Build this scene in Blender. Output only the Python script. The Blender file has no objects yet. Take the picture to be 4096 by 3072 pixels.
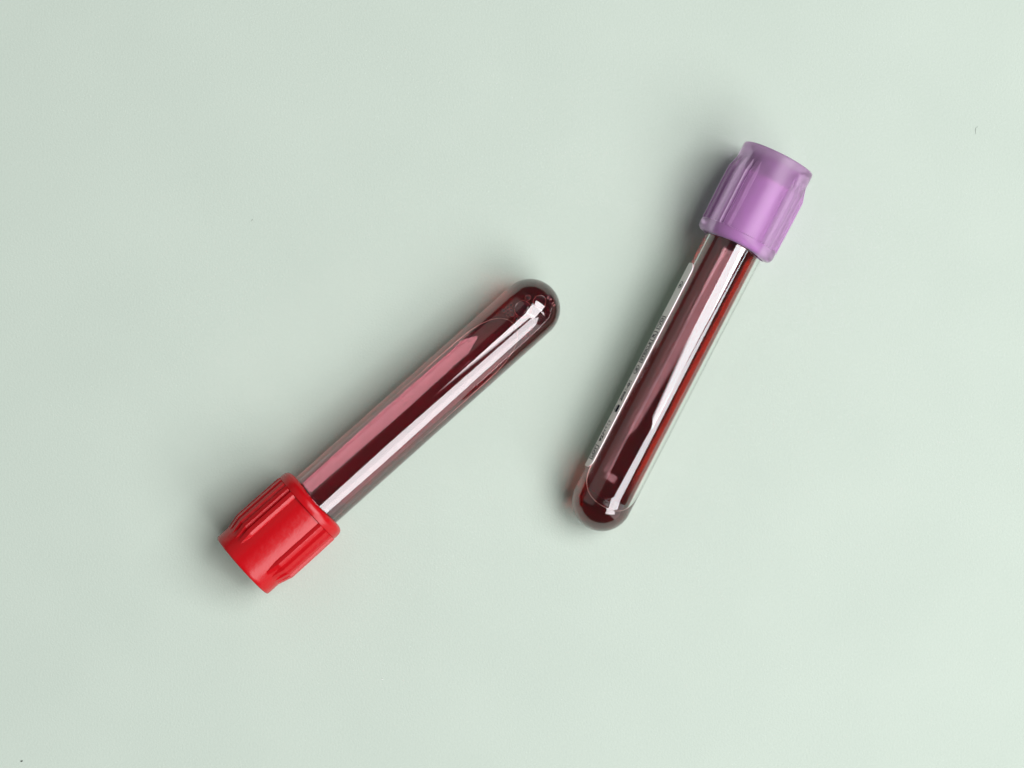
import bpy, bmesh, math, random
from mathutils import Vector, Matrix

random.seed(7)
R = math.radians
S = bpy.context.scene
COL = S.collection
PX = 1.0 / 186.0            # photograph pixels to centimetres (1 unit = 1 cm)
S.unit_settings.system = 'METRIC'
S.unit_settings.scale_length = 0.01

# ------------------------------------------------------------------ camera
NADIR = (1780.0, 1800.0)    # pixel straight below the lens
HCAM = 8500.0               # distance lens - tube axis plane, in pixels
AXH = 130.0                 # height of the reference plane


def P(x, y, z=0.0):
    """photo pixel (on the reference plane) -> world position"""
    return Vector(((x - NADIR[0]) * PX, -(y - NADIR[1]) * PX, z * PX))


cd = bpy.data.cameras.new('camera')
cam = bpy.data.objects.new('camera', cd)
COL.objects.link(cam)
cam.location = (0, 0, (HCAM + AXH) * PX)
cd.sensor_width = 36
cd.lens = 36 * HCAM / 4096
cd.shift_x = (2048 - NADIR[0]) / 4096
cd.shift_y = -(1536 - NADIR[1]) / 4096
cd.clip_start = 0.5
cd.clip_end = 1000
S.camera = cam

# ------------------------------------------------------------------ world + lamp
w = bpy.data.worlds.new('World')
S.world = w
w.use_nodes = True
w.node_tree.nodes['Background'].inputs[0].default_value = (0.92, 0.97, 1.0, 1)
w.node_tree.nodes['Background'].inputs[1].default_value = 0.06



def area_lamp(name, pos, aim, size_x, size_y, radiance, xdir, color):
    """rectangular area lamp at pos facing aim; xdir: direction of its long side"""
    ld = bpy.data.lights.new(name, 'AREA')
    ld.shape = 'RECTANGLE'
    ld.size, ld.size_y = size_x * PX, size_y * PX
    ld.energy = radiance * math.pi * ld.size * ld.size_y
    ld.color = color
    lo = bpy.data.objects.new(name, ld)
    COL.objects.link(lo)
    zax = (pos - aim).normalized()
    xax = (xdir - zax * xdir.dot(zax)).normalized()
    yax = zax.cross(xax)
    m = Matrix((xax, yax, zax)).transposed().to_4x4()
    m.translation = pos
    lo.matrix_world = m
    return lo


# near softbox on the right, high up; long low softbox along the lower right
LAMP = 6.25
WHITE = (1.0, 0.955, 0.985)
la = area_lamp('area_lamp', P(10152, 4120, 18000), P(9000, 4100, 0), 13500, 3100, LAMP * 1.2, Vector((0.886, -0.463, 0)), WHITE)
area_lamp('area_lamp', P(14900, 15100, 17200), P(2100, 1600, 0), 15500, 14800, LAMP * 0.95, Vector((0.96, -0.29, 0)), WHITE)
# added lamp out of view beyond the lilac cap, to tighten the shadows
area_lamp('area_lamp', P(17700, -1920, 25200), P(2400, 1500, 0), 20500, 14600, LAMP * 1.18, Vector((0.886, -0.463, 0)), WHITE)
# weak fill lamp added out of view at far left, evens the light
area_lamp('added_fill', P(-11000, -6000, 13000), P(2000, 1500, 0), 26000, 19000, 0.28, Vector((0.6, 0.8, 0)), (0.98, 1.0, 0.94))

area_lamp('added_fill', P(16900, 17000, 4900), P(2100, 1600, 0), 26000, 9000, 1.0, Vector((0.72, -0.69, 0)), (1.0, 0.95, 0.94))  # added low panel out of view, gives the tubes a dim side reflection

# emission mask slants the near softbox's lower edge, shaped to taper its reflection
la.data.use_nodes = True
lt = la.data.node_tree
lt.nodes.clear()
l_out = lt.nodes.new('ShaderNodeOutputLight')
l_em = lt.nodes.new('ShaderNodeEmission')
l_geo = lt.nodes.new('ShaderNodeNewGeometry')
l_sep = lt.nodes.new('ShaderNodeSeparateXYZ')
l_ma = lt.nodes.new('ShaderNodeMath')
l_ma.operation = 'MULTIPLY_ADD'
l_ma.inputs[1].default_value = -0.75
l_ma.inputs[2].default_value = 0.30
l_sub = lt.nodes.new('ShaderNodeMath')
l_sub.operation = 'SUBTRACT'
l_mr = lt.nodes.new('ShaderNodeMapRange')
l_mr.inputs['From Min'].default_value = -0.04
l_mr.inputs['From Max'].default_value = 0.16
lt.links.new(l_geo.outputs['Parametric'], l_sep.inputs[0])
lt.links.new(l_sep.outputs[0], l_ma.inputs[0])
lt.links.new(l_sep.outputs[1], l_sub.inputs[0])
lt.links.new(l_ma.outputs[0], l_sub.inputs[1])
lt.links.new(l_sub.outputs[0], l_mr.inputs['Value'])
lt.links.new(l_mr.outputs[0], l_em.inputs['Strength'])
lt.links.new(l_em.outputs[0], l_out.inputs[0])

S.view_settings.view_transform = 'Standard'
S.view_settings.look = 'None'
S.view_settings.exposure = 0.06
S.view_settings.gamma = 1.0
S.cycles.max_bounces = 20
S.cycles.transmission_bounces = 16
S.cycles.glossy_bounces = 8
S.cycles.diffuse_bounces = 4
S.cycles.volume_bounces = 0
S.cycles.transparent_max_bounces = 16
S.cycles.caustics_reflective = True
S.cycles.caustics_refractive = True
S.cycles.blur_glossy = 0.1
S.cycles.sample_clamp_indirect = 6.0
S.cycles.use_denoising = True
S.cycles.use_adaptive_sampling = False


# ------------------------------------------------------------------ helpers
def mat(name):
    m = bpy.data.materials.new(name)
    m.use_nodes = True
    nt = m.node_tree
    nt.nodes.clear()
    out = nt.nodes.new('ShaderNodeOutputMaterial')
    return m, nt, out


def node(nt, kind, **kw):
    n = nt.nodes.new(kind)
    for k, v in kw.items():
        if k.startswith('_'):
            setattr(n, k[1:], v)
        else:
            n.inputs[k.replace('__', ' ')].default_value = v
    return n


def principled(name, color, rough=0.4, **kw):
    m, nt, out = mat(name)
    b = nt.nodes.new('ShaderNodeBsdfPrincipled')
    b.inputs['Base Color'].default_value = (*color, 1)
    b.inputs['Roughness'].default_value = rough
    for k, v in kw.items():
        b.inputs[k.replace('__', ' ')].default_value = v
    nt.links.new(b.outputs[0], out.inputs[0])
    return m, nt, b


def add_bump(nt, b, scale, strength, dist=0.01, detail=4.0):
    tc = nt.nodes.new('ShaderNodeTexCoord')
    nz = node(nt, 'ShaderNodeTexNoise', Scale=scale, Detail=detail)
    bp = node(nt, 'ShaderNodeBump', Strength=strength, Distance=dist)
    nt.links.new(tc.outputs['Object'], nz.inputs['Vector'])
    nt.links.new(nz.outputs['Fac'], bp.inputs['Height'])
    nt.links.new(bp.outputs[0], b.inputs['Normal'])
    return nz, tc


def link(name, me, mats, parent=None, smooth=None):
    o = bpy.data.objects.new(name, me)
    COL.objects.link(o)
    for m in (mats if isinstance(mats, (list, tuple)) else [mats]):
        me.materials.append(m)
    if smooth is not None:
        for p in me.polygons:
            p.use_smooth = True
        me.set_sharp_from_angle(angle=R(smooth))
    if parent is not None:
        o.parent = parent
    return o


def from_bm(name, bm):
    me = bpy.data.meshes.new(name)
    bm.to_mesh(me)
    bm.free()
    return me


def cyl(s, r, phi):
    """local tube frame: x along the axis (s from the cap end), phi from +z towards +y; pixel units"""
    return Vector((s * PX, r * math.sin(phi) * PX, r * math.cos(phi) * PX))


def lathe(profile, n=128, closed=False):
    """profile: list of (s, r); r<=0 makes a pole"""
    bm = bmesh.new()
    rings = []
    for s, r in profile:
        if r <= 1e-6:
            rings.append([bm.verts.new(cyl(s, 0, 0))])
        else:
            rings.append([bm.verts.new(cyl(s, r, 2 * math.pi * i / n)) for i in range(n)])
    pairs = list(zip(rings, rings[1:]))
    if closed:
        pairs.append((rings[-1], rings[0]))
    for a, b in pairs:
        for i in range(n):
            j = (i + 1) % n
            if len(a) == 1 and len(b) == 1:
                continue
            if len(a) == 1:
                bm.faces.new((a[0], b[i], b[j]))
            elif len(b) == 1:
                bm.faces.new((a[i], b[0], a[j]))
            else:
                bm.faces.new((a[i], b[i], b[j], a[j]))
    bmesh.ops.recalc_face_normals(bm, faces=bm.faces)
    return bm


# ------------------------------------------------------------------ materials
# pale green paper
paper, nt, b = principled('green_paper', (0.52, 0.61, 0.53), 0.75)
b.inputs['Specular IOR Level'].default_value = 0.25
tc = nt.nodes.new('ShaderNodeTexCoord')
n1 = node(nt, 'ShaderNodeTexNoise', Scale=16.0, Detail=6.0, Roughness=0.8)
n2 = node(nt, 'ShaderNodeTexNoise', Scale=0.35, Detail=2.0)
mx = node(nt, 'ShaderNodeMath', _operation='MULTIPLY_ADD')
mx.inputs[1].default_value = 0.55
nt.links.new(tc.outputs['Object'], n1.inputs['Vector'])
nt.links.new(tc.outputs['Object'], n2.inputs['Vector'])
nt.links.new(n1.outputs['Fac'], mx.inputs[0])
ml = node(nt, 'ShaderNodeMath', _operation='MULTIPLY')
ml.inputs[1].default_value = 0.45
nt.links.new(n2.outputs['Fac'], ml.inputs[0])
nt.links.new(ml.outputs[0], mx.inputs[2])
rp = nt.nodes.new('ShaderNodeValToRGB')
rp.color_ramp.elements[0].position = 0.3
rp.color_ramp.elements[0].color = (0.444, 0.533, 0.460, 1)
rp.color_ramp.elements[1].position = 0.7
rp.color_ramp.elements[1].color = (0.480, 0.571, 0.494, 1)
nt.links.new(mx.outputs[0], rp.inputs[0])
nt.links.new(rp.outputs[0], b.inputs['Base Color'])
bp = node(nt, 'ShaderNodeBump', Strength=0.42, Distance=0.013)
n3 = node(nt, 'ShaderNodeTexNoise', Scale=22.0, Detail=5.0)
nt.links.new(tc.outputs['Object'], n3.inputs['Vector'])
nt.links.new(n3.outputs['Fac'], bp.inputs['Height'])
nt.links.new(bp.outputs[0], b.inputs['Normal'])

# clear tube plastic
def plastic(name, tint, power):
    """clear moulded plastic wall; power < 1 strengthens its gloss, > 1 weakens it (wetted wall)"""
    m, nt, out = mat(name)
    fr = node(nt, 'ShaderNodeFresnel', IOR=1.58)
    pw = node(nt, 'ShaderNodeMath', _operation='POWER')
    pw.inputs[1].default_value = power
    rf = node(nt, 'ShaderNodeBsdfRefraction', Color=(*tint, 1), Roughness=0.0, IOR=1.58)
    gl = node(nt, 'ShaderNodeBsdfGlossy', Color=(1, 1, 1, 1), Roughness=0.0)
    mixs = nt.nodes.new('ShaderNodeMixShader')
    nt.links.new(fr.outputs[0], pw.inputs[0])
    nt.links.new(pw.outputs[0], mixs.inputs['Fac'])
    nt.links.new(rf.outputs[0], mixs.inputs[1])
    nt.links.new(gl.outputs[0], mixs.inputs[2])
    nt.links.new(mixs.outputs[0], out.inputs['Surface'])
    return m


clear = plastic('clear_plastic', (0.99, 0.99, 0.975), 0.76)


def blood_mat(name, ior, body, absorb, density, clear_part, through=0.5):
    """specular boundary over a partly scattering, strongly red-absorbing liquid"""
    m, nt, out = mat(name)
    fr = node(nt, 'ShaderNodeFresnel', IOR=ior)
    rf = node(nt, 'ShaderNodeBsdfRefraction', Color=(1, 1, 1, 1), Roughness=0.0, IOR=ior)
    df = node(nt, 'ShaderNodeBsdfDiffuse', Color=(*body, 1))
    tl = node(nt, 'ShaderNodeBsdfTranslucent', Color=(0.95, 0.10, 0.04, 1))
    bd = node(nt, 'ShaderNodeMixShader', Fac=through)
    nt.links.new(df.outputs[0], bd.inputs[1])
    nt.links.new(tl.outputs[0], bd.inputs[2])
    gl = node(nt, 'ShaderNodeBsdfGlossy', Color=(1, 1, 1, 1), Roughness=0.02)
    inner = node(nt, 'ShaderNodeMixShader', Fac=clear_part)
    nt.links.new(bd.outputs[0], inner.inputs[1])
    nt.links.new(rf.outputs[0], inner.inputs[2])
    mixs = nt.nodes.new('ShaderNodeMixShader')
    nt.links.new(fr.outputs[0], mixs.inputs['Fac'])
    nt.links.new(inner.outputs[0], mixs.inputs[1])
    nt.links.new(gl.outputs[0], mixs.inputs[2])
    nt.links.new(mixs.outputs[0], out.inputs['Surface'])
    va = node(nt, 'ShaderNodeVolumeAbsorption', Color=(*absorb, 1), Density=density)
    nt.links.new(va.outputs[0], out.inputs['Volume'])
    return m


bead, _, _ = principled('bead_glint', (0.62, 0.50, 0.42), 0.15)  # pale colour paints the bright glint along the liquid's edge

# ------------------------------------------------------------------ setting
def grid_sheet(name, half, m):
    bm = bmesh.new()
    c = P(2048, 1536)
    vs = [bm.verts.new((c.x + sx * half, c.y + sy * half, 0)) for sx, sy in ((-1, -1), (1, -1), (1, 1), (-1, 1))]
    bm.faces.new(vs)
    o = link(name, from_bm(name, bm), m)
    o['kind'] = 'structure'
    return o


table = grid_sheet('table_surface', 90.0, paper)
table['label'] = 'matt pale mint green paper sheet under both tubes'

# ------------------------------------------------------------------ tube
RO = 121.0        # outer radius
RI = 105.0        # bore radius
S_OPEN = 118.0    # open mouth of the tube, inside the cap
S_PLUG = 372.0    # the stopper ends here, the contents begin


def smooth01(t):
    t = min(1.0, max(0.0, t))
    return t * t * (3 - 2 * t)


def build_tube(parent, sd, pocket_end, phi_cap, phi_dome, rho, blood_wall, blood_top, film, round_end=2.1):
    """sd: s of the dome's centre; pocket_end: s where the air pocket closes;
    phi_cap / phi_dome: (left, right) contact angles of the liquid line at the cap and near the dome"""
    NA, NB, NM = 44, 72, 44

    close = round_end * RI
    s1 = pocket_end - close

    def contact(s):
        t = min(1.0, max(0.0, (s - S_PLUG) / (s1 - S_PLUG)))
        l = phi_cap[0] * (1 - t) + phi_dome[0] * t
        r = phi_cap[1] * (1 - t) + phi_dome[1] * t
        if s > s1:
            e = math.sqrt(max(0.0, 1 - ((s - s1) / close) ** 2.0))
            mid = (l + r) / 2
            l, r = mid + (l - mid) * e, mid + (r - mid) * e
        return R(l), R(r)

    def bore(s):
        if s <= sd:
            return RI
        return math.sqrt(max(0.0, RI * RI - (s - sd) ** 2))

    st = [S_PLUG + (s1 - S_PLUG) * i / 40 for i in range(41)]
    for i in range(1, 41):
        st.append(s1 + close * math.sin(math.pi / 2 * i / 40))
    st[-1] = pocket_end

    # ---- clear shell: outside, mouth, and the dry part of the bore
    bm = bmesh.new()
    prof = [(S_OPEN, RO - 3), (S_OPEN + 3, RO)]
    prof += [(S_OPEN + 3 + (sd + 10 - S_OPEN - 3) * i / 30, RO) for i in range(1, 31)]
    prof += [(sd + 11.5, RO - 0.8), (sd + 13, RO - 0.9), (sd + 14.5, RO - 0.9)]
    a0 = math.asin(14.5 / (RO + 1))
    for i in range(1, 25):
        a = a0 + (math.pi / 2 - a0) * i / 24
        prof.append((sd + (RO + 1) * math.sin(a), (RO + 0.0) * math.cos(a) if i < 24 else 0))
    n = 160
    rings = []
    for s, r in prof:
        rings.append([bm.verts.new(cyl(s, r, 2 * math.pi * i / n)) for i in range(n)] if r > 1e-6 else [bm.verts.new(cyl(s, 0, 0))])
    for a, b in zip(rings, rings[1:]):
        for i in range(n):
            j = (i + 1) % n
            if len(b) == 1:
                bm.faces.new((a[i], a[j], b[0]))
            else:
                bm.faces.new((a[i], a[j], b[j], b[i]))
    bm.normal_update()
    for f in bm.faces:
        c = f.calc_center_median()
        d = Vector((0, c.y, c.z)) + Vector((max(0.0, c.x - sd * PX), 0, 0))
        if f.normal.dot(d) < 0:
            f.normal_flip()
    # bore, dry part
    rows = []
    for s in st:
        l, r = contact(s)
        rb = bore(s)
        rows.append([bm.verts.new(cyl(s, rb, l + (r - l) * k / NA)) for k in range(NA + 1)])
    newf = []
    for a, b in zip(rows, rows[1:]):
        for k in range(NA):
            newf.append(bm.faces.new((a[k], a[k + 1], b[k + 1], b[k])))
            newf[-1].material_index = 1
    # bore beside the stopper
    pl = [[bm.verts.new(cyl(s, RI, 2 * math.pi * i / 96)) for i in range(96)] for s in (S_OPEN, S_PLUG)]
    for i in range(96):
        newf.append(bm.faces.new((pl[0][i], pl[0][(i + 1) % 96], pl[1][(i + 1) % 96], pl[1][i])))
    bm.normal_update()
    for f in newf:
        c = f.calc_center_median()
        if f.normal.dot(Vector((0, c.y, c.z))) > 0:
            f.normal_flip()
    bmesh.ops.remove_doubles(bm, verts=[v for row in rows for v in row], dist=1e-5)
    tube = link('tube', from_bm('tube', bm), [clear, film], parent, 40)

    # ---- blood
    bm = bmesh.new()
    wall, men = [], []
    for s in st:
        l, r = contact(s)
        rb = bore(s)
        wall.append([bm.verts.new(cyl(s, rb, r + (l + 2 * math.pi - r) * k / NB)) for k in range(NB + 1)])
        pl_, pr_ = cyl(s, rb, l), cyl(s, rb, r)
        c = (pr_ - pl_).length / PX / 2
        rr = max(rho, c * 1.02)
        row = []
        d0 = rr - math.sqrt(max(0.0, rr * rr - c * c))
        up = Vector((0, -(pr_ - pl_).z, (pr_ - pl_).y))
        up = up.normalized() if up.length > 1e-9 else Vector((0, 0, 1))
        for k in range(NM + 1):
            x = -c + 2 * c * k / NM
            dep = math.sqrt(max(0.0, rr * rr - x * x)) - (rr - d0)
            row.append(bm.verts.new(pl_.lerp(pr_, k / NM) - up * dep * PX))
        men.append(row)
    # rest of the bore, full of blood
    tail = []
    for i in range(1, 9):
        tail.append(st[-1] + (sd - st[-1]) * i / 8) if st[-1] < sd else None
    base = max(st[-1], sd)
    for i in range(1, 21):
        a = math.pi / 2 * i / 20
        tail.append(base + (sd + RI - base) * (1 - (1 - math.sin(a))) if base > sd else sd + RI * math.sin(a))
    faces_w = []
    prev = wall[-1]
    for a, b in zip(wall, wall[1:]):
        for k in range(NB):
            faces_w.append(bm.faces.new((a[k], a[k + 1], b[k + 1], b[k])))
    lm, rm = contact(st[-1])
    for s in tail:
        rb = bore(s)
        if rb < 0.5:
            tip = bm.verts.new(cyl(sd + RI, 0, 0))
            for k in range(NB):
                faces_w.append(bm.faces.new((prev[k], prev[k + 1], tip)))
            break
        ring = [bm.verts.new(cyl(s, rb, rm + 2 * math.pi * k / NB)) for k in range(NB + 1)]
        for k in range(NB):
            faces_w.append(bm.faces.new((prev[k], prev[k + 1], ring[k + 1], ring[k])))
        prev = ring
    for a, b in zip(men, men[1:]):
        for k in range(NM):
            f = bm.faces.new((a[k], a[k + 1], b[k + 1], b[k]))
            f.material_index = 1
    # flat end against the stopper
    f = bm.faces.new(wall[0] + men[0][1:-1])
    bmesh.ops.remove_doubles(bm, verts=bm.verts, dist=1e-5)
    bmesh.ops.dissolve_degenerate(bm, edges=bm.edges, dist=1e-6)
    bmesh.ops.recalc_face_normals(bm, faces=bm.faces)
    # bead carrying the liquid's painted glint along the edge of the air pocket
    path = []
    for k, s in enumerate(st):
        if s > st[0] + 0.42 * (st[-1] - st[0]):
            l, r = contact(s)
            path.append((s, bore(s), l, r))
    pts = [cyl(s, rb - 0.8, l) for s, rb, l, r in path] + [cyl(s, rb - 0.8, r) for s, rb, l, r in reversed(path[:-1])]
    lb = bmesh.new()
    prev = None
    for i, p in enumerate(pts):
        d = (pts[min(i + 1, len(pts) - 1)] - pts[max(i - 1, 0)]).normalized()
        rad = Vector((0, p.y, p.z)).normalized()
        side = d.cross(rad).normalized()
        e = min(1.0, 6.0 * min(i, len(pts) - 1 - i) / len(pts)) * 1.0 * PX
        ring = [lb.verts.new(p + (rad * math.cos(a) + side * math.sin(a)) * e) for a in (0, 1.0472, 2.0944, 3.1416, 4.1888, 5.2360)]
        if prev:
            for k in range(6):
                lb.faces.new((prev[k], prev[(k + 1) % 6], ring[(k + 1) % 6], ring[k]))
        prev = ring
    bmesh.ops.recalc_face_normals(lb, faces=lb.faces)
    link('liquid_glint_line', from_bm('liquid_glint_line', lb), bead, parent, 60)
    blood = link('blood', from_bm('blood', bm), [blood_wall, blood_top], parent, 35)
    return tube, blood, contact


# ------------------------------------------------------------------ cap
PAN = 3
PANEL_HALF = 26.25


def cap_mesh(name, bore_r, bore_end, PANEL_MID):
    """ribbed push cap: plain collar, ribs with three smooth recessed panels, rolled lip"""
    pitch_zone = 120.0 - 2 * PANEL_HALF
    ribs = 5
    pitch = pitch_zone / ribs

    def rib(phi):
        d = (phi - PANEL_MID + 60) % 120.0 - 60
        if abs(d) <= PANEL_HALF:
            return None
        q = ((abs(d) - PANEL_HALF) if d > 0 else (pitch_zone - (abs(d) - PANEL_HALF))) % pitch / pitch
        if q < 3.5 / 13.5:
            g_ = q * 13.5 / 3.5
        elif q < 10.0 / 13.5:
            g_ = 1.0
        else:
            g_ = (1 - q) * 13.5 / 3.5
        return g_

    def rad(s, phi):
        base = 151.0
        g_ = rib(phi)
        if g_ is None:
            return base
        crest = 151 + 16 * min(1.0, max(0.0, (s - 62) / 58.0)) - 1.5 * max(0, (s - 200) / 145.0)
        return max(base, crest - (1 - g_) * 13.5)

    rows = []
    n = 720
    # (s, fixed r or None)
    prof = [(0, 0), (0, 143), (0.9, 146.5), (3.2, 149.3), (7, 150.6)]
    prof += [(14 + i * 8, None) for i in range(6)]
    prof += [(60 + i * 3, None) for i in range(25)]
    prof += [(136 + i * 18, None) for i in range(12)] + [(341, None), (343.5, None)]
    prof += [(345, 161.5), (347, 163), (356, 163.6), (368, 163), (377, 160.5), (384, 156), (389, 149), (391.5, 141), (392, 132), (391, bore_r + 4), (388, bore_r)]
    prof += [(bore_end, bore_r)]
    prof += [(bore_end, 0)]
    bm = bmesh.new()
    for s, r in prof:
        if r is not None and r <= 1e-6:
            rows.append([bm.verts.new(cyl(s, 0, 0))])
            continue
        ring = []
        for i in range(n):
            ph = PANEL_MID + PANEL_HALF + i * 360.0 / n
            rr = rad(s, ph) if r is None else r
            ss = s
            if r is not None and s > 344:      # slightly wavy lip
                k = smooth01((s - 344) / 48.0)
                ss = s + 3.2 * k * math.cos(3 * R(ph - PANEL_MID) + math.pi)
            ring.append(bm.verts.new(cyl(ss, rr, R(ph))))
        rows.append(ring)
    for a, b in zip(rows, rows[1:]):
        for i in range(n):
            j = (i + 1) % n
            if len(a) == 1:
                bm.faces.new((a[0], b[i], b[j]))
            elif len(b) == 1:
                bm.faces.new((a[i], b[0], a[j]))
            else:
                bm.faces.new((a[i], b[i], b[j], a[j]))
    bmesh.ops.recalc_face_normals(bm, faces=bm.faces)
    return from_bm(name, bm)


def place(name, label, cap_mid, dome):
    """root Empty on the table under the tube; the tube leans because the cap is thicker than the dome"""
    ax = Vector((dome[0] - cap_mid[0], -(dome[1] - cap_mid[1])))
    sd = ax.length
    rt = bpy.data.objects.new(name, None)
    COL.objects.link(rt)
    tilt = math.asin((166.0 - RO) / (sd - 330.0))
    h_cap = 166.0 * math.cos(tilt) + 330.0 * math.sin(tilt) + 1.0
    p = P(cap_mid[0], cap_mid[1], 0)
    rt.location = (p.x, p.y, h_cap * PX)
    rt.rotation_mode = 'XYZ'
    rt.rotation_euler = (0, tilt, math.atan2(ax.y, ax.x))
    rt.empty_display_size = 0.3
    rt['label'] = label
    rt['category'] = 'blood tube'
    rt['group'] = 'capped blood tubes on the green paper'
    return rt, sd


# ---------- red tube
red_root, red_sd = place('blood_tube', 'clear tube of dark blood with an opaque red ribbed cap', (973, 2262), (2121, 1235))
bw = blood_mat('blood_on_wall', 0.87, (0.30, 0.003, 0.022), (0.80, 0.06, 0.03), 5.5, 0.76)
bt = blood_mat('blood_surface', 1.75, (0.42, 0.003, 0.032), (0.78, 0.05, 0.03), 6.0, 0.42, 0.62)
rt_tube, rt_blood, rt_contact = build_tube(red_root, red_sd, red_sd - 100, (-66, 64), (-63, 60), 136.0, bw, bt, plastic('smeared_bore', (1.0, 0.62, 0.68), 1.5))

redm, nt, b = principled('red_plastic', (0.45, 0.002, 0.006), 0.27)
b.inputs['Subsurface Weight'].default_value = 0.12
b.inputs['Subsurface Radius'].default_value = (1.0, 0.12, 0.06)
b.inputs['Subsurface Scale'].default_value = 0.12
b.inputs['Specular IOR Level'].default_value = 0.34
add_bump(nt, b, 7.0, 0.30, 0.02, 6.0)
red_cap = link('cap', cap_mesh('red_cap', 123, 100, -4.0), redm, red_root, 24)

rub, _, _ = principled('dark_rubber', (0.05, 0.035, 0.06), 0.6)
st_bm = lathe([(102, 0), (102, 104), (S_PLUG - 2, 104), (S_PLUG - 2, 0)], 64)
link('stopper', from_bm('stopper', st_bm), rub, red_root, 40)

# ---------- purple tube
pur_root, pur_sd = place('blood_tube', 'clear tube of dark blood with a translucent lilac cap and white printed strip', (3108, 640), (2408, 2005))
bw2 = blood_mat('blood_on_wall_bright', 0.87, (0.06, 0.001, 0.006), (0.92, 0.14, 0.04), 3.6, 0.55, 0.3)
bt2 = blood_mat('blood_surface_bright', 1.5, (0.55, 0.004, 0.032), (0.90, 0.14, 0.04), 3.0, 0.45, 0.85)
pt_tube, pt_blood, pt_contact = build_tube(pur_root, pur_sd, pur_sd + 14, (-74, 87), (-71, 84), 134.0, bw2, bt2, plastic('faintly_smeared_bore', (1.0, 0.70, 0.74), 1.5), 1.25)

lil, nt, out = mat('lilac_plastic')
df = node(nt, 'ShaderNodeBsdfDiffuse', Color=(0.64, 0.38, 0.65, 1))
tl = node(nt, 'ShaderNodeBsdfTranslucent', Color=(0.80, 0.52, 0.81, 1))
rf = node(nt, 'ShaderNodeBsdfRefraction', Color=(0.92, 0.79, 0.94, 1), Roughness=0.11, IOR=1.08)
gl = node(nt, 'ShaderNodeBsdfGlossy', Color=(1, 1, 1, 1), Roughness=0.30)
m1 = node(nt, 'ShaderNodeMixShader', Fac=0.40)
m2 = node(nt, 'ShaderNodeMixShader', Fac=0.66)
m3 = nt.nodes.new('ShaderNodeMixShader')
fr = node(nt, 'ShaderNodeFresnel', IOR=1.33)
nt.links.new(df.outputs[0], m1.inputs[1])
nt.links.new(tl.outputs[0], m1.inputs[2])
nt.links.new(m1.outputs[0], m2.inputs[1])
nt.links.new(rf.outputs[0], m2.inputs[2])
nt.links.new(fr.outputs[0], m3.inputs[0])
nt.links.new(m2.outputs[0], m3.inputs[1])
nt.links.new(gl.outputs[0], m3.inputs[2])
nt.links.new(m3.outputs[0], out.inputs[0])
add_bump(nt, gl, 9.0, 0.12, 0.02, 5.0)
pm = cap_mesh('lilac_cap', 131, 33, 4.0)
pur_cap = link('cap', pm, lil, pur_root, 24)
rub2, _, _ = principled('violet_rubber', (0.030, 0.014, 0.055), 0.6)
link('stopper', from_bm('stopper', lathe([(35, 0), (35, 124), (38, 128), (108, 128), (110, 126), (110, 104), (S_PLUG - 2, 104), (S_PLUG - 2, 0)], 96)), rub2, pur_root, 40)
slv, _, _ = principled('lilac_sleeve', (0.40, 0.235, 0.425), 0.5)
link('sleeve', from_bm('sleeve', lathe([(113, 123), (113, 128.4), (383, 128.4), (384, 123)], 96, closed=True)), slv, pur_root, 40)

edg, _, _ = principled('pink_edge', (0.95, 0.50, 0.80), 0.35)
link('sleeve_edge', from_bm('sleeve_edge', lathe([(110.5, 128.5), (110.5, 129.6), (113.5, 129.6), (113.5, 128.5)], 128, closed=True)), edg, pur_root, 40)
S_BORE = 131

# ---------- printed strip on the purple tube
white, nt, b = principled('label_paper', (0.88, 0.83, 0.80), 0.55)
ink, _, _ = principled('label_ink', (0.010, 0.010, 0.026), 1.0, **{'Specular__IOR__Level': 0.0})


def sgn(u):
    return pur_sd - u


LR0, LR1 = RO + 2.0, RO + 6.0
PHI_A, PHI_B = -58.0, -172.0     # upper edge (seen) and lower edge (underneath)


def strip_mesh():
    bm = bmesh.new()
    u0, u1, rc = 96.0, 1004.0, 34.0
    us = [u0 + rc * (1 - math.cos(math.pi / 2 * i / 10)) for i in range(11)] + [u0 + rc + (u1 - u0 - 2 * rc) * i / 12 for i in range(1, 12)] + [u1 - rc * (1 - math.sin(math.pi / 2 * i / 10)) for i in range(11)]
    NP = 40
    lay = []
    for rr in (LR0, LR1):
        rows = []
        for u in us:
            cut = 0.0
            if u < u0 + rc:
                cut = rc - math.sqrt(max(0, rc * rc - (u0 + rc - u) ** 2))
            elif u > u1 - rc:
                cut = rc - math.sqrt(max(0, rc * rc - (u - u1 + rc) ** 2))
            cd_ = math.degrees(cut / LR1)
            rows.append([bm.verts.new(cyl(sgn(u), rr, R(PHI_A - cd_ + (PHI_B - PHI_A + 2 * cd_) * k / NP))) for k in range(NP + 1)])
        lay.append(rows)
    for rows in lay:
        for a, b in zip(rows, rows[1:]):
            for k in range(NP):
                bm.faces.new((a[k], a[k + 1], b[k + 1], b[k]))
    A, B = lay
    for i in range(len(us) - 1):
        for k in (0, NP):
            bm.faces.new((A[i][k], A[i + 1][k], B[i + 1][k], B[i][k]))
    for i in (0, len(us) - 1):
        for k in range(NP):
            bm.faces.new((A[i][k], A[i][k + 1], B[i][k + 1], B[i][k]))
    bmesh.ops.recalc_face_normals(bm, faces=bm.faces)
    return from_bm('label', bm)


strip = link('label', strip_mesh(), white, pur_root, 40)


def wrap(verts_xy, height):
    """flat print (x along the tube from the dome, y up the letter, pixels) -> on the strip; +y runs away from the upper edge"""
    out = []
    for x, y in verts_xy:
        ph = R(-65.0) - y / LR1
        out.append(cyl(sgn(x), LR1 + height, ph))
    return out


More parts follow.
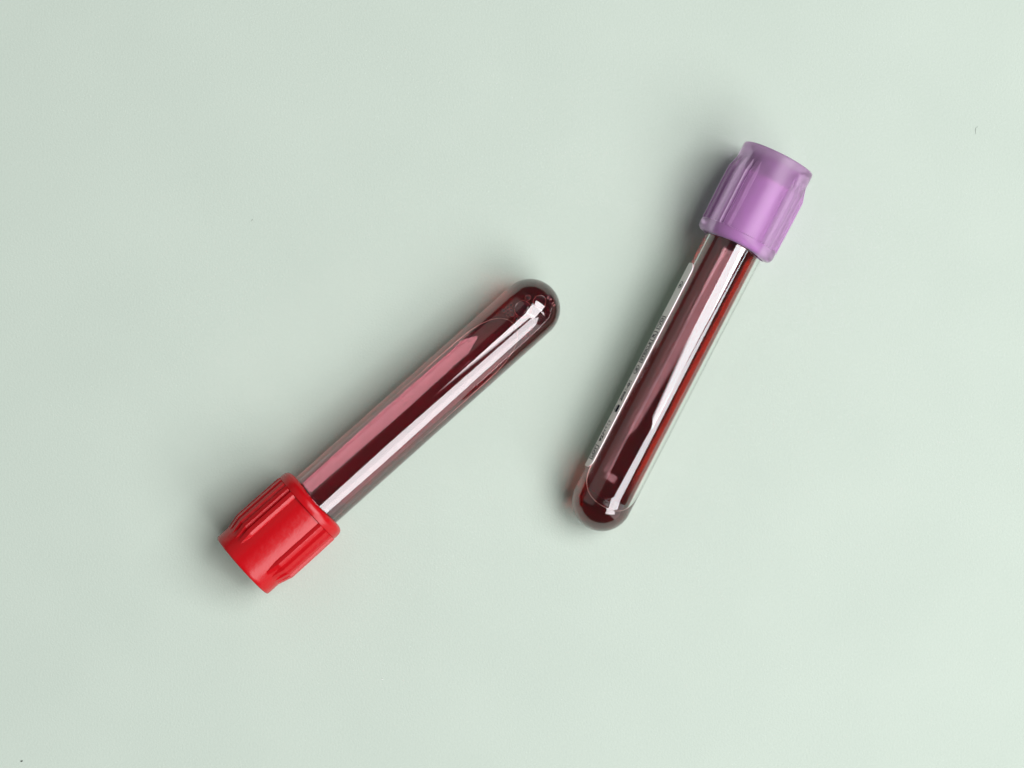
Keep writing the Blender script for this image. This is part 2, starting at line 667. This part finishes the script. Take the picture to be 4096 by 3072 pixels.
def print_mesh(name, xy, faces, par, rise=0.5):
    me = bpy.data.meshes.new(name)
    me.from_pydata(wrap(xy, rise), [], faces)
    me.update()
    return link(name, me, ink, par)


def text_flat(body, x0, x1, y0, y1):
    cu = bpy.data.curves.new('lettering', 'FONT')
    cu.body = body
    cu.offset = 0.035
    to = bpy.data.objects.new('lettering', cu)
    COL.objects.link(to)
    bpy.context.view_layer.update()
    me = bpy.data.meshes.new_from_object(to.evaluated_get(bpy.context.evaluated_depsgraph_get()))
    bpy.data.objects.remove(to)
    bm = bmesh.new()
    bm.from_mesh(me)
    bmesh.ops.triangulate(bm, faces=bm.faces)
    xs = [v.co.x for v in bm.verts]
    ys = [v.co.y for v in bm.verts]
    ax, bx, ay, by = min(xs), max(xs), min(ys), max(ys)
    bm.verts.index_update()
    xy = [(x0 + (v.co.x - ax) / (bx - ax) * (x1 - x0), y0 + (v.co.y - ay) / (by - ay) * (y1 - y0)) for v in bm.verts]
    fs = [[v.index for v in f.verts] for f in bm.faces]
    bm.free()
    bpy.data.meshes.remove(me)
    return xy, fs


def merge(parts):
    xy, fs = [], []
    for a, b in parts:
        o = len(xy)
        xy += a
        fs += [[i + o for i in f] for f in b]
    return xy, fs


def rect(x0, x1, y0, y1, n=1):
    xy, fs = [], []
    for i in range(n + 1):
        y = y0 + (y1 - y0) * i / n
        xy += [(x0, y), (x1, y)]
    for i in range(n):
        fs.append([2 * i, 2 * i + 1, 2 * i + 3, 2 * i + 2])
    return xy, fs


def box(x0, x1, y0, y1, t=3.0):
    return merge([rect(x0, x1, y0, y0 + t), rect(x0, x1, y1 - t, y1), rect(x0, x0 + t, y0, y1, 5), rect(x1 - t, x1, y0, y1, 5)])


def ringf(cx, cy, rx, ry, t=2.6, n=28):
    xy, fs = [], []
    for i in range(n):
        a = 2 * math.pi * i / n
        xy += [(cx + rx * math.cos(a), cy + ry * math.sin(a)), (cx + (rx - t) * math.cos(a), cy + (ry - t) * math.sin(a))]
    for i in range(n):
        j = (i + 1) % n
        fs.append([2 * i, 2 * j, 2 * j + 1, 2 * i + 1])
    return xy, fs


def bar(xa, ya, xb, yb, t=2.4):
    d = Vector((xb - xa, yb - ya)).normalized()
    nx, ny = -d.y * t / 2, d.x * t / 2
    return [(xa + nx, ya + ny), (xa - nx, ya - ny), (xb - nx, yb - ny), (xb + nx, yb + ny)], [[0, 1, 2, 3]]


LY0, LY1 = 4.0, 30.0
prints = [
    merge([box(130, 191, -4, 40), text_flat('LOT', 138, 183, LY0, LY1)]),
    text_flat('9276616', 208, 304, LY0 - 2, LY1),
    merge([rect(341, 372, -2, 16, 3), ringf(356, 30, 9, 9), bar(341, 16, 350, 26), bar(372, 16, 363, 26)]),
    text_flat('2021-01', 389, 479, LY0, LY1),
    merge([ringf(529, 17, 19, 21, 2.8), text_flat('2', 521, 537, 6, 28), bar(515, 4, 543, 30)]),
    merge([box(561, 699, -4, 40), rect(658, 661, -4, 40, 5), text_flat('STERILE', 568, 652, LY0, LY1), text_flat('R', 671, 690, LY0, LY1)]),
    merge([box(710, 767, -4, 40), text_flat('IVD', 718, 760, LY0, LY1)]),
    merge([ringf(907, 12, 15, 15, 2.4), text_flat('R', 900, 914, 4, 20)]),
]
xy, fs = merge(prints)
lett = print_mesh('lettering', xy, fs, strip)
lett['kind'] = 'stuff'


# ---------- glow of light through the blood, painted as colour bands on the bore
def glow_band_mat(name, color, cover):
    m, nt, out = mat(name)
    at = nt.nodes.new('ShaderNodeAttribute')
    at.attribute_name = 'cover'
    tc = nt.nodes.new('ShaderNodeTexCoord')
    mp = node(nt, 'ShaderNodeMapping', Scale=(0.5, 5.0, 5.0))
    nz = node(nt, 'ShaderNodeTexNoise', Scale=3.0, Detail=5.0, Roughness=0.6)
    mr = node(nt, 'ShaderNodeMapRange')
    mr.inputs['From Min'].default_value = 0.25
    mr.inputs['From Max'].default_value = 0.75
    mr.inputs['To Min'].default_value = cover * 0.8
    mr.inputs['To Max'].default_value = cover
    mu = node(nt, 'ShaderNodeMath', _operation='MULTIPLY')
    df = node(nt, 'ShaderNodeBsdfDiffuse', Color=(*color, 1))
    tl = node(nt, 'ShaderNodeBsdfTranslucent', Color=(*color, 1))
    bd = node(nt, 'ShaderNodeMixShader', Fac=0.35)
    tr = node(nt, 'ShaderNodeBsdfTransparent')
    mx_ = nt.nodes.new('ShaderNodeMixShader')
    nt.links.new(tc.outputs['Object'], mp.inputs[0])
    nt.links.new(mp.outputs[0], nz.inputs['Vector'])
    nt.links.new(nz.outputs['Fac'], mr.inputs['Value'])
    nt.links.new(mr.outputs[0], mu.inputs[0])
    nt.links.new(at.outputs['Fac'], mu.inputs[1])
    nt.links.new(df.outputs[0], bd.inputs[1])
    nt.links.new(tl.outputs[0], bd.inputs[2])
    nt.links.new(mu.outputs[0], mx_.inputs[0])
    nt.links.new(tr.outputs[0], mx_.inputs[1])
    nt.links.new(bd.outputs[0], mx_.inputs[2])
    nt.links.new(mx_.outputs[0], out.inputs[0])
    return m


def glow_band(parent, m, s0, s1, pa, pb, sharp, soft):
    """painted glow band on the bore from angle pa (sharp edge) to pb (fading); fades towards both ends"""
    NS, NP = 60, 24
    vs, fs, cov = [], [], []
    for i in range(NS + 1):
        u = i / NS
        for k in range(NP + 1):
            v = k / NP
            wob = 1.0 * math.sin(u * 9.0 + 1.0) + 0.6 * math.sin(u * 23.0)
            vs.append(cyl(s0 + (s1 - s0) * u, RI - 0.8, R(pa + (pb - pa) * v + (wob if pb > pa else -wob) * (1 - v))))
            c = smooth01(v / sharp) * smooth01((1 - v) / soft) * smooth01(u / 0.05) * smooth01((1 - u) / 0.16)
            cov.append(c)
    for i in range(NS):
        for k in range(NP):
            a = i * (NP + 1) + k
            fs.append((a, a + 1, a + NP + 2, a + NP + 1))
    me = bpy.data.meshes.new('painted_glow_band')
    me.from_pydata(vs, [], fs)
    at = me.attributes.new('cover', 'FLOAT', 'POINT')
    for i, c in enumerate(cov):
        at.data[i].value = c
    return link('painted_glow_band', me, m, parent, 60)


glow_band(pur_root, glow_band_mat('painted_red_glow', (0.46, 0.060, 0.028), 0.80), 378, pur_sd - 20, 31.0, 63.0, 0.20, 0.55)
glow_band(red_root, glow_band_mat('painted_brown_glow', (0.26, 0.035, 0.045), 0.80), 440, red_sd - 120, -34.0, -62.0, 0.20, 0.60)  # dimmer painted band for the red tube

# ---------- bubbles and moulded mark in the red tube's round end
foam, nt, b = principled('bubble_film', (0.075, 0.002, 0.008), 0.10)
frim, _, _ = principled('bubble_rim', (0.46, 0.11, 0.11), 0.2)
A_R = Vector((2121 - 973, 1235 - 2262)).normalized()
N_R = Vector((-A_R.y, A_R.x))          # towards the lower right


def red_local(x, y):
    """photo pixel -> (s, apparent offset across the tube towards -phi)"""
    d = Vector((x - 973, y - 2262))
    return d.dot(A_R), d.dot(N_R)


def seen_on_bore(x, y):
    s, t = red_local(x, y)
    q = max(-0.98, min(0.98, t / RO))
    n_ = 1.6
    pol = math.asin(q) + math.asin(q * RO / (n_ * RI)) - math.asin(q / n_)
    return s, -pol


def bore_point(s, phi, lift):
    if s <= red_sd:
        return cyl(s, RI + lift, phi)
    # round end: turn about the dome's centre
    dx = s - red_sd
    a = math.asin(min(0.99, dx / RI))
    return cyl(red_sd + (RI + lift) * math.sin(a), (RI + lift) * math.cos(a), phi)


def bubble(x, y, r):
    s0, p0 = seen_on_bore(x, y)
    bm = bmesh.new()
    nseg = 28
    prof = [(0.0, 2.6), (0.45, 2.2), (0.6, 1.8), (0.66, 1.2)]
    ro = 1.0
    tw = min(0.34, 3.0 / r)
    prof2 = [(ro - tw, 0.9), (ro - tw * 0.5, 2.4), (ro, 0.3)]
    rows = []
    for q, lift in prof + prof2:
        if q == 0:
            rows.append([bm.verts.new(bore_point(s0, p0, lift))])
            continue
        rows.append([bm.verts.new(bore_point(s0 + r * q * math.cos(2 * math.pi * i / nseg), p0 + r * q * math.sin(2 * math.pi * i / nseg) / RI, lift)) for i in range(nseg)])
    for k, (a, b) in enumerate(zip(rows, rows[1:])):
        for i in range(nseg):
            j = (i + 1) % nseg
            f = bm.faces.new((a[0], b[i], b[j])) if len(a) == 1 else bm.faces.new((a[i], b[i], b[j], a[j]))
            f.material_index = 1 if k >= 4 else 0
    bmesh.ops.recalc_face_normals(bm, faces=bm.faces)
    return link('bubble', from_bm('bubble', bm), [foam, frim], red_root, 60)


for bx, by, br in ((2085, 1245, 34), (2152, 1216, 27), (2105, 1200, 13), (2043, 1267, 10), (2060, 1285, 10), (2040, 1248, 8), (2011, 1251, 9),
                   (2027, 1239, 8), (2040, 1228, 8), (2026, 1268, 7), (2027, 1255, 6), (2083, 1304, 9), (2105, 1344, 11), (2087, 1355, 8),
                   (2119, 1321, 8), (2099, 1299, 7), (2072, 1315, 6)):
    bubble(bx, by, br)

# moulded mark on the round end
mk, _, _ = principled('moulded_mark', (0.30, 0.11, 0.11), 0.4)
mxy, mfs = [], []
for ch, cx, cy, ang in (('S', 2186, 1199, -28), ('P', 2197, 1206, -38), ('1', 2206, 1218, -52), ('5', 2211, 1227, -60)):
    vxy, vf = text_flat(ch, -3.6 if ch != '1' else -1.5, 3.6 if ch != '1' else 1.5, -6, 6)
    ca, sa = math.cos(R(ang)), math.sin(R(ang))
    o = len(mxy)
    for x, y in vxy:
        wx, wy = cx + x * ca - y * sa, cy - (x * sa + y * ca)
        d = Vector((wx - 2121, wy - 1235))
        u, t = d.dot(A_R), d.dot(N_R)
        z = math.sqrt(max(1, (RO + 1.2) ** 2 - u * u - t * t))
        mxy.append(Vector(((red_sd + u) * PX, -t * PX, z * PX)))
    mfs += [[i + o for i in f] for f in vf]
me = bpy.data.meshes.new('moulded_mark')
me.from_pydata(mxy, [], mfs)
mo = link('moulded_mark', me, mk, rt_tube)
mo['kind'] = 'stuff'


# ---------- dust on the paper
dark, _, _ = principled('dark_dust', (0.03, 0.035, 0.03), 0.8)
grey, _, _ = principled('grey_fibre', (0.26, 0.30, 0.26), 0.8)
pale, _, _ = principled('pale_fibre', (0.85, 0.86, 0.84), 0.8)


def ground(x, y, z=0.0):
    k = (HCAM + AXH) / HCAM          # straight down onto the paper
    return Vector(((x - NADIR[0]) * PX * k, -(y - NADIR[1]) * PX * k, z * PX))


def fibre(name, label, cat, pts, r, m):
    bm = bmesh.new()
    prev = None
    P3 = [ground(x, y, r * 1.02) for x, y in pts]
    for i, p in enumerate(P3):
        d = (P3[min(i + 1, len(P3) - 1)] - P3[max(i - 1, 0)]).normalized()
        side = d.cross(Vector((0, 0, 1))).normalized()
        e = r * PX * (0.45 if i in (0, len(P3) - 1) else 1.0)
        ring = [bm.verts.new(p + (side * math.cos(a) + Vector((0, 0, 1)) * math.sin(a)) * e) for a in [k * math.pi / 3 for k in range(6)]]
        if prev:
            for k in range(6):
                bm.faces.new((prev[k], prev[(k + 1) % 6], ring[(k + 1) % 6], ring[k]))
        else:
            bm.faces.new(ring)
        prev = ring
    bm.faces.new(prev)
    bmesh.ops.recalc_face_normals(bm, faces=bm.faces)
    o = link(name, from_bm(name, bm), m, None, 50)
    o['label'], o['category'] = label, cat
    return o


fibre('dust_speck', 'tiny black dust speck near the lower left corner of the green paper', 'dust speck', [(83, 3046), (86, 3045), (89, 3044), (92, 3043)], 2.4, dark)
fibre('lint_fibre', 'short grey hooked fibre on the bare paper beyond the lilac cap', 'fibre', [(3902, 537), (3902, 524), (3903, 514), (3907, 509), (3912, 506)], 0.75, grey)
fibre('dust_speck', 'faint grey dust speck on the paper above the red capped tube', 'dust speck', [(1006, 884), (1009, 880), (1011, 877)], 1.1, grey)
fibre('lint_fibre', 'pale wisp of lint on the paper below the red cap', 'fibre', [(1526, 2716), (1530, 2718), (1533, 2716)], 1.5, pale)
